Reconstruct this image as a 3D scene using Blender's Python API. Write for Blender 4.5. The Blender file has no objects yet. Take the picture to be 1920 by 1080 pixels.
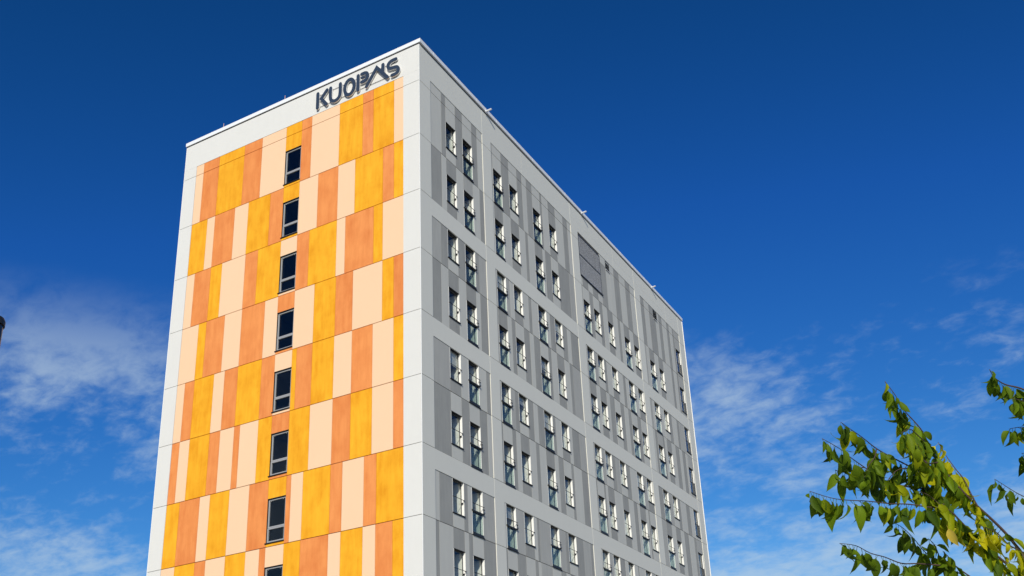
import bpy, bmesh, math, random
from mathutils import Vector, Matrix
random.seed(7)
scene = bpy.context.scene
COL = scene.collection

# ------------------------------------------------------------------ camera
ZO = 31.289                       # height of the reference floor joint above the ground
CAM = Vector((21.746, -32.143, 1.60))
FPX, YAW, PITCH, ROLL, PPX, PPY = 1938.03, -0.48721, 0.387278, -0.04866, 984.72, 772.92
cam_d = bpy.data.cameras.new('camera'); cam = bpy.data.objects.new('camera', cam_d); COL.objects.link(cam)
fwd = Vector((math.sin(YAW)*math.cos(PITCH), math.cos(YAW)*math.cos(PITCH), math.sin(PITCH)))
rgt = Vector((math.cos(YAW), -math.sin(YAW), 0)); up = rgt.cross(fwd)
r2 = math.cos(ROLL)*rgt + math.sin(ROLL)*up; u2 = -math.sin(ROLL)*rgt + math.cos(ROLL)*up
m = Matrix((r2, u2, -fwd)).transposed().to_4x4(); m.translation = CAM
cam.matrix_world = m
cam_d.sensor_width = 36; cam_d.lens = FPX*36/1920
cam_d.shift_x = -(PPX-960)/1920; cam_d.shift_y = (PPY-540)/1920
cam_d.clip_start = 0.05; cam_d.clip_end = 20000
scene.camera = cam

# ------------------------------------------------------------------ light and sky
SUN_TRAVEL = Vector((-0.43, 1.06, -0.53)).normalized()
SUN_EL = math.asin(-SUN_TRAVEL.z)
SUN_AZ = math.atan2(-SUN_TRAVEL.x, -SUN_TRAVEL.y)      # clockwise from +Y
sun_d = bpy.data.lights.new('sun', 'SUN'); sun_d.energy = 3.75; sun_d.angle = math.radians(0.53); sun_d.color = (1.0, 0.945, 0.81)
sun = bpy.data.objects.new('sun', sun_d); COL.objects.link(sun)
sun.rotation_euler = SUN_TRAVEL.to_track_quat('-Z', 'Y').to_euler()
sun.location = (30, -60, 60)

world = bpy.data.worlds.new('World'); scene.world = world; world.use_nodes = True
def build_world():
    nt = world.node_tree; nt.nodes.clear(); N = nt.nodes; L = nt.links
    out = N.new('ShaderNodeOutputWorld'); bg = N.new('ShaderNodeBackground'); L.new(bg.outputs[0], out.inputs[0])
    bg.inputs['Strength'].default_value = 0.10
    sky = N.new('ShaderNodeTexSky'); sky.sky_type = 'NISHITA'; sky.sun_disc = False
    sky.sun_elevation = SUN_EL; sky.sun_rotation = SUN_AZ
    sky.altitude = 0; sky.air_density = 1.0; sky.dust_density = 0.25; sky.ozone_density = 4.0
    def math_(op, a, b=None, c=None, clamp=False):
        n = N.new('ShaderNodeMath'); n.operation = op; n.use_clamp = clamp
        for i, v in enumerate((a, b, c)):
            if v is None: continue
            if isinstance(v, (int, float)): n.inputs[i].default_value = v
            else: L.new(v, n.inputs[i])
        return n.outputs[0]
    def smooth(v, lo, hi):
        n = N.new('ShaderNodeMapRange'); n.interpolation_type = 'SMOOTHSTEP'
        L.new(v, n.inputs['Value']); n.inputs['From Min'].default_value = lo; n.inputs['From Max'].default_value = hi
        return n.outputs[0]
    tc = N.new('ShaderNodeTexCoord'); sep = N.new('ShaderNodeSeparateXYZ'); L.new(tc.outputs['Generated'], sep.inputs[0])
    x, y, z = sep.outputs
    zc = math_('MAXIMUM', z, 0.0)
    den = math_('ADD', zc, 0.30)
    px = math_('DIVIDE', x, den); py = math_('DIVIDE', y, den)
    comb = N.new('ShaderNodeCombineXYZ'); L.new(px, comb.inputs[0]); L.new(py, comb.inputs[1]); comb.inputs[2].default_value = CLOUD_SEED
    def noise(scale, detail, rough, dist, off=(0, 0, 0), sc=(1, 1, 1), rot=0.0):
        mp = N.new('ShaderNodeMapping'); mp.inputs['Location'].default_value = off; mp.inputs['Scale'].default_value = sc
        mp.inputs['Rotation'].default_value = (0, 0, rot)
        L.new(comb.outputs[0], mp.inputs[0])
        n = N.new('ShaderNodeTexNoise'); n.inputs['Scale'].default_value = scale; n.inputs['Detail'].default_value = detail
        n.inputs['Roughness'].default_value = rough; n.inputs['Distortion'].default_value = dist
        L.new(mp.outputs[0], n.inputs['Vector']); return n.outputs['Fac']
    cover = noise(2.3, 2, 0.5, 0.0, COVER_OFF)                     # where the cloud fields lie
    tex = noise(8.0, 4, 0.5, 0.3, (3.1, 0.4, 0), (1.0, 1.25, 1), 0.35)    # banks inside a field
    fine = noise(26.0, 9, 0.60, 0.25, (0.3, 7.4, 0), (1.0, 1.3, 1), 0.35) # puffs inside a bank
    dens = math_('ADD', math_('MULTIPLY', cover, 1.25), math_('ADD', math_('MULTIPLY', tex, 0.40), math_("MULTIPLY", fine, 0.64)))
    dens = math_('ADD', dens, smooth(z, 0.50, 0.16), None) if False else math_('MULTIPLY_ADD', smooth(z, 0.50, 0.14), LOW_GAIN, dens)
    fac = math_('MULTIPLY', smooth(dens, D0, D1), smooth(z, 0.485, 0.37))
    fac = math_('MULTIPLY', fac, CLOUD_MAX, clamp=True)
    # the phone's rendering of a clear northern sky: deeper than the raw model, hardly ever brighter
    sc = N.new('ShaderNodeSeparateColor'); L.new(sky.outputs[0], sc.inputs[0])
    cc = N.new('ShaderNodeCombineColor')
    for i, (gain, power) in enumerate(SKY_CURVE):
        v = math_('MULTIPLY', math_('POWER', sc.outputs[i], power), gain)
        L.new(math_('MINIMUM', v, math_('MULTIPLY', sc.outputs[i], 1.15)), cc.inputs[i])
    mx = N.new('ShaderNodeMix'); mx.data_type = 'RGBA'; L.new(fac, mx.inputs['Factor'])
    L.new(cc.outputs[0], mx.inputs['A']); mx.inputs['B'].default_value = CLOUD_COL
    L.new(mx.outputs['Result'], bg.inputs['Color'])
CLOUD_SEED = 0.37; COVER_OFF = (4.32, 9.655, 0); LOW_GAIN = 0.06; D0, D1 = 1.04, 1.50; CLOUD_MAX = 0.62
SKY_CURVE = ((0.135, 2.45), (0.405, 1.54), (0.42, 1.84)); CLOUD_COL = (5.0, 6.3, 7.4, 1)
build_world()
vs = scene.view_settings
vs.view_transform = 'Standard'; vs.look = 'None'; vs.exposure = 0; vs.gamma = 1; vs.use_curve_mapping = False
scene.render.engine = 'CYCLES'
scene.cycles.max_bounces = 8; scene.cycles.transparent_max_bounces = 16

# ------------------------------------------------------------------ helpers
def link(o, parent=None):
    COL.objects.link(o)
    if parent is not None: o.parent = parent
    return o
def empty(name, loc=(0, 0, 0), parent=None):
    o = bpy.data.objects.new(name, None); o.location = loc; o.empty_display_size = 0.3
    return link(o, parent)
def tag(o, label, cat, group=None):
    o['label'] = label; o['category'] = cat
    if group: o['group'] = group
    return o
def box(bm, x0, x1, y0, y1, z0, z1, mi=0):
    v = [bm.verts.new(p) for p in ((x0,y0,z0),(x1,y0,z0),(x1,y1,z0),(x0,y1,z0),(x0,y0,z1),(x1,y0,z1),(x1,y1,z1),(x0,y1,z1))]
    for q in ((0,3,2,1),(4,5,6,7),(0,1,5,4),(1,2,6,5),(2,3,7,6),(3,0,4,7)):
        f = bm.faces.new([v[i] for i in q]); f.material_index = mi
def to_mesh(bm, name, *mats, smooth=False):
    me = bpy.data.meshes.new(name); bm.to_mesh(me); bm.free()
    for mt in mats: me.materials.append(mt)
    if smooth:
        for p in me.polygons: p.use_smooth = True
    return me
def obj(name, bm, mats, parent=None, loc=(0, 0, 0), smooth=False):
    if not isinstance(mats, (list, tuple)): mats = [mats]
    o = bpy.data.objects.new(name, to_mesh(bm, name, *mats, smooth=smooth)); o.location = loc
    return link(o, parent)
def boxes(name, lst, mat, parent=None, loc=(0, 0, 0), bevel=0):
    bm = bmesh.new()
    for b in lst: box(bm, *b)
    if bevel: bmesh.ops.bevel(bm, geom=list(bm.edges), offset=bevel, segments=1, affect='EDGES', clamp_overlap=True)
    return obj(name, bm, mat, parent, loc)
def copy_tree(o, parent=None):
    c = o.copy(); COL.objects.link(c); c.parent = parent
    for ch in list(o.children): copy_tree(ch, c)
    return c
def tube(bm, pts, rads, seg=7, cap=True):
    rings = []
    for i, p in enumerate(pts):
        p = Vector(p)
        t = (Vector(pts[min(i+1, len(pts)-1)]) - Vector(pts[max(i-1, 0)])).normalized()
        a = t.cross(Vector((0, 0, 1)))
        if a.length < 1e-3: a = Vector((1, 0, 0))
        a.normalize(); b = t.cross(a)
        rings.append([bm.verts.new(p + (a*math.cos(k*2*math.pi/seg) + b*math.sin(k*2*math.pi/seg))*rads[i]) for k in range(seg)])
    for i in range(len(rings)-1):
        for k in range(seg):
            bm.faces.new((rings[i][k], rings[i][(k+1) % seg], rings[i+1][(k+1) % seg], rings[i+1][k]))
    if cap:
        bm.faces.new(rings[0][::-1]); bm.faces.new(rings[-1])

# ------------------------------------------------------------------ materials
def mat(name, col, rough=0.8, metal=0.0, spec=0.3, streak=0.0, blotch=0.0, rnd=0.0, bump=0.0, dark=None, seed=0.0):
    """painted concrete / metal; streak and blotch mix towards the colour 'dark' (uneven paint wash)"""
    mt = bpy.data.materials.new(name); mt.use_nodes = True; nt = mt.node_tree; N = nt.nodes; L = nt.links
    b = N['Principled BSDF']; b.inputs['Roughness'].default_value = rough; b.inputs['Metallic'].default_value = metal
    b.inputs['Specular IOR Level'].default_value = spec
    c4 = (*col, 1)
    if not (streak or blotch or rnd or bump):
        b.inputs['Base Color'].default_value = c4; return mt
    geo = N.new('ShaderNodeNewGeometry')
    def noise(scale, sc, detail, rough_):
        mp = N.new('ShaderNodeMapping'); mp.inputs['Scale'].default_value = sc; mp.inputs['Location'].default_value = (seed, seed*1.7, seed*.6)
        L.new(geo.outputs['Position'], mp.inputs[0])
        n = N.new('ShaderNodeTexNoise'); n.inputs['Scale'].default_value = scale; n.inputs['Detail'].default_value = detail
        n.inputs['Roughness'].default_value = rough_; L.new(mp.outputs[0], n.inputs['Vector']); return n.outputs['Fac']
    def mr(v, lo, hi, a, c):
        n = N.new('ShaderNodeMapRange'); L.new(v, n.inputs[0])
        for i, q in enumerate((lo, hi, a, c)): n.inputs[i+1].default_value = q
        return n.outputs[0]
    def add(a, c):
        n = N.new('ShaderNodeMath'); n.operation = 'ADD'; L.new(a, n.inputs[0]); L.new(c, n.inputs[1]); n.use_clamp = True; return n.outputs[0]
    f = None
    if streak: f = mr(noise(5.0, (1, 1, 0.13), 5, 0.6), 0.38, 0.68, 0, streak)
    if blotch:
        g = mr(noise(1.3, (1, 1, 0.7), 6, 0.65), 0.42, 0.7, 0, blotch); f = add(f, g) if f else g
    if rnd:
        oi = N.new('ShaderNodeObjectInfo'); g = mr(oi.outputs['Random'], 0, 1, 0, rnd); f = add(f, g) if f else g
    if f:
        mx = N.new('ShaderNodeMix'); mx.data_type = 'RGBA'; L.new(f, mx.inputs['Factor'])
        mx.inputs['A'].default_value = c4; d = dark or tuple(v*0.72 for v in col); mx.inputs['B'].default_value = (*d, 1)
        L.new(mx.outputs['Result'], b.inputs['Base Color'])
    else: b.inputs['Base Color'].default_value = c4
    if bump:
        bn = N.new('ShaderNodeBump'); bn.inputs['Strength'].default_value = bump; bn.inputs['Distance'].default_value = 0.01
        L.new(noise(60, (1, 1, 1), 4, 0.6), bn.inputs['Height']); L.new(bn.outputs[0], b.inputs['Normal'])
    return mt
M = {}
M['white'] = mat('white_concrete', (0.70, 0.69, 0.66), 0.85, blotch=0.10, streak=0.06, rnd=0.05, bump=0.15, dark=(0.58, 0.56, 0.52))
M['frame'] = mat('pale_grey_concrete', (0.70, 0.69, 0.63), 0.85, blotch=0.10, streak=0.06, rnd=0.08, bump=0.15, dark=(0.60, 0.59, 0.55))
M['Y'] = mat('yellow_wash', (0.90, 0.445, 0.020), 0.8, streak=0.5, blotch=0.6, rnd=0.15, bump=0.2, dark=(0.74, 0.29, 0.004))
M['O'] = mat('orange_wash', (0.82, 0.30, 0.085), 0.8, streak=0.45, blotch=0.5, rnd=0.2, bump=0.2, dark=(0.66, 0.19, 0.045), seed=3.1)
M['P'] = mat('peach_paint', (0.86, 0.575, 0.365), 0.85, blotch=0.10, rnd=0.10, bump=0.12, dark=(0.80, 0.51, 0.30), seed=5.7)
M['l'] = mat('light_grey_panel', (0.59, 0.583, 0.535), 0.8, streak=0.25, blotch=0.15, rnd=0.25, bump=0.15, dark=(0.50, 0.494, 0.465), seed=1.3)
M['m'] = mat('mid_grey_panel', (0.475, 0.47, 0.436), 0.8, streak=0.35, blotch=0.25, rnd=0.25, bump=0.15, dark=(0.38, 0.375, 0.355), seed=2.2)
M['d'] = mat('dark_grey_panel', (0.375, 0.372, 0.348), 0.8, streak=0.45, blotch=0.35, rnd=0.25, bump=0.15, dark=(0.30, 0.298, 0.284), seed=8.4)
M['core'] = mat('joint_grey', (0.22, 0.20, 0.18), 0.95)
M['coping'] = mat('white_coping_metal', (0.84, 0.85, 0.87), 0.35, spec=0.5)
M['trim'] = mat('white_corner_bead', (0.82, 0.82, 0.81), 0.6)
M['black'] = mat('black_metal', (0.018, 0.018, 0.02), 0.45, spec=0.4)
M['soffit'] = mat('flashing_and_gap_shade', (0.02, 0.02, 0.022), 0.6)
M['hole'] = mat('vent_hole_shade', (0.006, 0.006, 0.007), 0.8, spec=0.1)  # black stands for the shade inside the vent openings
M['gframe'] = mat('grey_window_frame', (0.33, 0.33, 0.335), 0.4, spec=0.5)
M['dframe'] = mat('charcoal_window_frame', (0.055, 0.058, 0.065), 0.4, spec=0.5)
M['jamb'] = mat('white_jamb', (0.86, 0.85, 0.81), 0.75)
M['room'] = mat('dim_room', (0.10, 0.095, 0.09), 0.9)
M['louvre'] = mat('grey_louvre', (0.78, 0.78, 0.79), 0.5, spec=0.4)
M['slate'] = mat('slate_letter_face', (0.030, 0.046, 0.075), 0.4, spec=0.5)
M['return'] = mat('pale_letter_return', (0.85, 0.85, 0.86), 0.5)
M['galv'] = mat('galvanised_steel', (0.72, 0.73, 0.75), 0.35, metal=0.2, spec=0.5)
M['rod'] = mat('copper_rod', (0.62, 0.42, 0.36), 0.5)
M['roof'] = mat('roof_felt', (0.06, 0.06, 0.06), 0.9)
def glass(name, tint, f0=0.028):
    mt = bpy.data.materials.new(name); mt.use_nodes = True; nt = mt.node_tree; N = nt.nodes; L = nt.links; N.clear()
    out = N.new('ShaderNodeOutputMaterial'); mix = N.new('ShaderNodeMixShader'); tr = N.new('ShaderNodeBsdfTransparent'); gl = N.new('ShaderNodeBsdfGlossy')
    tr.inputs[0].default_value = (*tint, 1); gl.inputs['Roughness'].default_value = 0.0
    lw = N.new('ShaderNodeLayerWeight'); lw.inputs['Blend'].default_value = 0.5
    p = N.new('ShaderNodeMath'); p.operation = 'POWER'; L.new(lw.outputs['Facing'], p.inputs[0]); p.inputs[1].default_value = 5
    a = N.new('ShaderNodeMath'); a.operation = 'MULTIPLY_ADD'; L.new(p.outputs[0], a.inputs[0]); a.inputs[1].default_value = 1-f0; a.inputs[2].default_value = f0
    L.new(a.outputs[0], mix.inputs[0]); L.new(tr.outputs[0], mix.inputs[1]); L.new(gl.outputs[0], mix.inputs[2]); L.new(mix.outputs[0], out.inputs[0])
    return mt
M['glass'] = glass('window_glass', (0.94, 0.96, 0.95))
M['gtint'] = glass('tinted_glass', (0.85, 0.90, 0.88), 0.03)

# ------------------------------------------------------------------ ground
def ground_mat():
    mt = mat('ground_paving', (0.26, 0.25, 0.22), 0.95, blotch=0.5, streak=0.2, bump=0.3, dark=(0.15, 0.15, 0.11))
    return mt
bm = bmesh.new(); s = 6000
f = bm.faces.new([bm.verts.new(p) for p in ((-s,-s,0),(s,-s,0),(s,s,0),(-s,s,0))])
g = obj('ground', bm, ground_mat()); g['kind'] = 'structure'

# ------------------------------------------------------------------ the building
W, LEN = 14.99, 34.43
TOP = 5.11                                                     # wall top above the reference joint
B = empty('apartment_building', (0, 0, 0))
tag(B, 'tall apartment block with orange and yellow chequered gable and grey striped window side', 'building')
gable = empty('gable_wall', (0, 0, 0), B)
side = empty('side_wall', (0, 0, 0), B)

WIN_T, WIN_S, WIN_E, WIN_G = 'tall', 'small', 'stair', 'gable'
SEC = [ # element start, field start, field end, element end, windows
 dict(e0=0.0, f0=0.92, f1=5.62, e1=5.66, win=[(2.24,3.10,WIN_S),(3.75,4.62,WIN_T)]),
 dict(e0=5.66, f0=6.50, f1=15.73, e1=15.77, win=[(6.67,7.54,WIN_T),(8.35,9.23,WIN_S),(10.95,11.85,WIN_T),(12.86,13.73,WIN_S)]),
 dict(e0=15.77, f0=16.68, f1=25.20, e1=25.24, win=[(16.86,17.74,WIN_T),(18.27,19.13,WIN_S),(20.27,21.12,WIN_S),(22.77,23.66,WIN_T),(24.27,25.12,WIN_S)]),
 dict(e0=25.24, f0=26.13, f1=33.40, e1=33.44, win=[(26.93,27.83,WIN_T),(28.56,29.42,WIN_S),(32.37,33.28,WIN_E)]),
]
PAT = [
 ['l 1.86 d 2.24 l 3.10 d 3.75 l 4.62 d 5.13 l', 'd 1.82 l 2.24 d 3.10 l 3.75 m 4.62 l 5.24 d', 'm 1.68 d 2.24 l 3.10 d 3.75 l 4.62 d 4.96 m',
  'd 1.64 l 2.24 d 3.10 l 3.75 d 4.62 l 5.0 d', 'm 2.24 d 3.10 l 3.75 l 4.62 l 5.30 d', 'd 2.24 l 3.10 d 3.75 l 4.62 d 5.26 l',
  'l 1.25 d 2.24 l 3.10 d 3.41 l 3.75 l 4.62 m', 'd 1.2 l 2.24 d 3.10 l 3.43 d 3.75 l 4.62 d'],
 ['m 6.67 l 7.54 d 8.35 l 9.23 d 9.8 l 10.3 d 10.95 l 11.85 d 12.1 l 12.86 d 13.73 l 14.7 d 15.3 l',
  'l 6.67 d 7.54 l 8.35 d 9.23 l 9.9 d 10.2 l 10.95 d 11.85 l 12.15 d 12.86 l 13.73 d 15.07 m',
  'm 6.67 l 7.54 m 7.92 l 8.35 d 9.23 l 9.88 d 10.2 l 10.95 l 11.85 l 12.27 d 12.86 l 13.73 d 14.3 l 14.76 d',
  'm 6.67 d 7.54 l 7.97 d 8.35 l 9.23 d 9.83 l 10.27 d 10.95 l 11.85 d 12.19 l 12.86 d 13.73 l 14.37 d 14.71 m',
  'm 6.67 l 7.54 m 7.97 d 8.35 l 9.23 d 9.81 l 10.28 d 10.95 l 11.85 d 12.2 l 12.86 d 13.73 l 14.11 d 14.98 m',
  'd 6.67 l 7.54 d 7.91 l 8.35 d 9.23 l 9.88 d 10.24 l 10.95 d 11.85 l 12.28 d 12.86 l 13.73 d 14.02 l 14.98 d',
  'l 6.67 l 7.54 m 8.35 d 9.23 l 9.57 d 9.8 m 10.95 l 11.85 m 12.54 d 12.86 l 13.73 d 14.56 m 15.41 d',
  'd 6.67 l 7.54 d 8.35 l 9.23 d 9.53 l 9.82 m 10.95 l 11.85 d 12.41 l 12.86 d 13.73 l 14.6 d 15.2 l'],
 ['l 16.93 d 17.72 l 18.34 d 19.14 l 19.75 d 20.6 l 21.2 l 21.83 d 22.71 l 23.64 d 24.46 l',
  'm 16.86 l 17.74 d 18.27 l 19.13 d 19.6 l 20.27 d 21.12 l 21.86 d 22.25 l 22.77 d 23.66 l 24.27 d',
  'm 16.86 l 17.74 m 18.27 l 19.13 d 19.5 l 20.27 d 21.12 l 21.89 d 22.28 l 22.77 l 23.66 l 24.27 d',
  'l 16.86 d 17.74 l 18.27 d 19.13 l 19.58 d 20.27 l 21.12 d 21.66 l 22.3 d 22.77 l 23.66 d 24.27 l',
  'm 16.86 l 17.74 m 18.27 l 19.13 d 19.62 m 20.27 l 21.12 d 21.73 l 22.77 l 23.66 m 24.27 d',
  'd 16.86 l 17.74 d 17.96 l 18.27 d 19.13 l 20.27 d 21.12 l 21.86 d 22.41 l 22.77 d 23.66 l 24.05 d 24.27 l',
  'l 16.86 l 17.74 m 18.27 l 19.13 d 19.85 l 20.27 d 21.12 l 21.65 d 21.82 l 22.77 l 23.66 m 24.27 d',
  'l 16.86 d 17.74 l 18.27 d 19.13 l 19.58 d 20.27 l 21.12 d 21.66 l 22.3 d 22.77 l 23.66 d 24.27 l'],
 ['d 26.82 l 27.66 d 28.81 l 29.43 d 30.05 l 30.91 d 31.44 l 32.04 d 32.37 m',
  'm 26.44 l 26.93 d 27.83 l 28.56 d 29.42 l 30.94 d 31.39 l 32.02 d 32.37 m',
  'm 26.55 l 26.93 l 27.83 l 28.56 l 29.42 d 30.0 l 30.9 d 31.33 m 32.37 l',
  'l 26.53 d 26.93 m 27.83 d 28.16 l 28.56 d 29.42 l 30.12 d 30.84 l 31.39 d 32.02 l 32.37 m',
  'd 26.93 l 27.83 m 28.56 l 29.42 d 29.93 l 30.97 d 31.68 l 32.37 l',
  'm 26.93 d 27.83 l 28.56 d 29.42 l 30.07 d 30.88 l 31.89 d 32.37 m',
  'm 26.55 l 26.93 l 27.83 l 28.56 l 29.42 d 30.0 l 30.9 d 31.33 m 32.37 l',
  'l 26.53 d 26.93 m 27.83 d 28.16 l 28.56 d 29.42 l 30.12 d 30.84 l 31.39 d 32.02 l 32.37 m'],
]
GAB = [ # x edges from the far corner to the near one, colours between
 ('-14.10 P -13.58 O -12.49 Y -10.76 O -9.57 P -8.00 Y -7.00 O -6.37 P -4.65 Y -3.25 O -2.63 Y -1.44 P -0.91'),
 ('-14.10 Y -13.01 P -12.49 O -11.15 P -10.25 Y -8.83 O -8.00 Y -7.00 P -5.85 O -4.65 P -3.65 Y -2.05 O -1.44 Y -0.91'),
 ('-14.10 P -13.58 O -12.49 Y -11.75 P -10.23 O -9.43 Y -8.00 P -7.00 O -6.27 Y -4.65 P -4.15 O -2.55 Y -2.04 P -0.91'),
 ('-14.10 P -13.01 Y -12.50 O -11.31 P -10.22 O -8.79 P -8.00 O -7.00 P -5.84 Y -4.61 O -3.65 P -2.04 Y -1.43 O -0.91'),
 ('-14.10 P -13.60 O -12.98 Y -11.73 P -11.06 O -10.23 Y -8.79 O -8.00 P -7.00 Y -6.74 O -5.84 Y -4.62 P -3.64 O -2.53 P -1.43 Y -0.91'),
 ('-14.10 O -13.62 P -12.98 Y -11.73 O -11.08 P -10.23 O -9.88 P -8.79 Y -8.00 O -7.00 Y -5.85 P -4.61 O -3.64 Y -2.52 P -1.43 O -0.91'),
 ('-14.10 Y -13.28 O -12.04 P -11.42 Y -10.26 P -9.10 O -8.00 Y -7.00 O -6.74 P -6.09 Y -4.62 O -4.00 P -2.89 O -2.26 Y -0.91'),
 ('-14.10 P -13.28 Y -12.06 O -11.42 P -10.27 Y -9.11 P -8.33 O -8.00 P -7.00 Y -6.11 O -4.65 P -4.02 Y -2.91 P -2.28 O -1.45 Y -0.91'),
 ('-14.10 P -13.58 O -12.49 Y -11.75 P -10.23 O -9.43 Y -8.00 P -7.00 O -6.27 Y -4.65 P -4.15 O -2.55 Y -2.04 P -0.91'),
 ('-14.10 P -13.01 Y -12.50 O -11.31 P -10.22 O -8.79 P -8.00 O -7.00 P -5.84 Y -4.61 O -3.65 P -2.04 Y -1.43 O -0.91'),
]
def jz(k): return 3.0 - 3.0*k          # joint heights relative to the reference joint
WZ = {WIN_T: (-0.90, -2.965), WIN_S: (-0.90, -2.37), WIN_E: (-0.90, -2.74), WIN_G: (-0.87, -2.83)}
NROW = 8
HG, VG = 0.015, 0.006                  # half widths of horizontal and vertical joints
TH = 0.045
pieces = []                            # (wall, name, bounds, material key, row)
def px(*a): pieces.append(a)

# gable: field panels
def parse(sx, a=None, b=None):
    t = sx.split()
    if a is not None: t = [str(a)] + t + [str(b)]
    e = [float(v) for v in t[0::2]]; c = t[1::2]
    return [(e[i], e[i+1], c[i]) for i in range(len(c))]
gy = 0.014                             # the field sits back from the white border
for r, s_ in enumerate(GAB):
    z1, z0 = jz(r), jz(r+1)
    for a, b, c in parse(s_):
        win = abs(a+8.0) < 0.02 and r < NROW
        if win:
            px('g', 'colour_panel', (a+VG, b-VG, gy, gy+TH, z1+WZ[WIN_G][0]+0.0, z1-HG), c, r)
            px('g', 'colour_panel', (a+VG, b-VG, gy, gy+TH, z0+HG, z1+WZ[WIN_G][1]-0.05), c, r)
        else: px('g', 'colour_panel', (a+VG, b-VG, gy, gy+TH, z0+HG, z1-HG), c, r)
        if r == 0: px('g', 'colour_panel', (a+VG, b-VG, gy, gy+TH, z1+HG, 3.60), c, r)
# gable: white border
for r in range(len(GAB)):
    z1, z0 = jz(r), jz(r+1)
    px('g', 'border_panel', (-W+0.03, -14.10-VG, 0, TH, z0+HG*.8, z1-HG*.8), 'white', r)
    px('g', 'border_panel', (-0.91+VG, -0.03, 0, TH, z0+HG*.8, z1-HG*.8), 'white', r)
px('g', 'border_panel', (-W+0.03, -14.10-VG, 0, TH, 3+HG*.8, 3.60), 'white', 0)
px('g', 'border_panel', (-0.91+VG, -0.03, 0, TH, 3+HG*.8, 3.60), 'white', 0)
px('g', 'border_panel', (-W+0.03, -0.03, 0, TH, 3.60+0.004, TOP), 'white', 0)

# window side
wins = []                              # (kind, u0, z_top, x_front)
def side_x(si): return 0.006*si
for si, S in enumerate(SEC):
    xf = side_x(si); xp = xf-0.020     # border plane, field plane
    bx0 = -0.06                        # everything reaches back to the core
    for r in range(NROW+2):
        z1, z0 = jz(r), jz(r+1)
        pat = PAT[si][r if r < NROW else r-6]
        ztop = z1-HG if (r % 2 or r == 0) else z1-0.90
        # border strip at the element's leading edge
        px('s', 'border_panel', (bx0, xf, S['e0']+(0.03 if si == 0 else 0), S['f0'], z0+HG*.8, z1-HG*.8), 'frame', r)
        if r % 2 == 0 and r > 0:
            px('s', 'band_panel', (bx0, xf, S['f0'], S['e1'], z1-0.90, z1-HG*.8), 'frame', r)
        for a, b, c in parse(pat, S['f0'], S['f1']):
            hit = [w for w in S['win'] if abs((w[0]+w[1])/2-(a+b)/2) < 0.25 and w[0] < (a+b)/2 < w[1]]
            if hit and r < NROW and not (r == 0 and si >= 2 and hit[0][2] != WIN_E):
                w = hit[0]; zt, zb = z1+WZ[w[2]][0], z1+WZ[w[2]][1]
                wins.append((w[2], w[0], w[1], zt, zb, xp, r))
                if ztop > zt+0.1: px('s', 'grey_panel', (bx0, xp, a+VG, b-VG, zt+0.02, ztop), c, r)
                if zb-0.06 > z0+0.1: px('s', 'grey_panel', (bx0, xp, a+VG, b-VG, z0+HG, zb-0.055), c, r)
                if b-w[1] > 0.05: px('s', 'grey_panel', (bx0, xp, w[1]+0.02+VG, b-VG, zb-0.05, zt+0.015), c, r)
            else:
                zz = ztop
                if r == 0 and si == 2 and b < 19.8: zz = 0.60
                px('s', 'grey_panel', (bx0, xp, a+VG, b-VG, z0+HG, zz), c, r)
            if r == 0 and not (si == 2 and b < 19.8):
                px('s', 'grey_panel', (bx0, xp, a+VG, b-VG, z1+HG, 3.58), 'l' if (si, c) == (2, 'd') and a < 20 else c, r)
    # parapet
    px('s', 'border_panel', (bx0, xf, S['e0']+(0.03 if si == 0 else 0), S['f0'], 3+HG*.8, 3.58), 'frame', 0)
    mids = {0: [], 1: [9.82], 2: [21.87], 3: [30.9]}[si]
    ed = [S['e0']+(0.03 if si == 0 else 0)] + mids + [S['e1']]
    for i in range(len(ed)-1):
        zs = [3.58, TOP] if (si < 2 or ed[i] > 30.5) else [3.58, 4.22, TOP]
        for j in range(len(zs)-1):
            px('s', 'parapet_panel', (bx0, xf, ed[i]+(0.006 if i else 0), ed[i+1]-(0.006 if i < len(ed)-2 else 0), zs[j]+(0.005 if j else 0), zs[j+1]), 'frame', 0)
# end strip of the window side
for r in range(NROW+2):
    px('s', 'border_panel', (-0.06, side_x(4), SEC[3]['e1'], LEN-0.03, jz(r+1)+HG*.8, jz(r)-HG*.8), 'frame', r)
px('s', 'border_panel', (-0.06, side_x(4), SEC[3]['e1'], LEN-0.03, 3+HG*.8, TOP), 'frame', 0)

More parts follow.
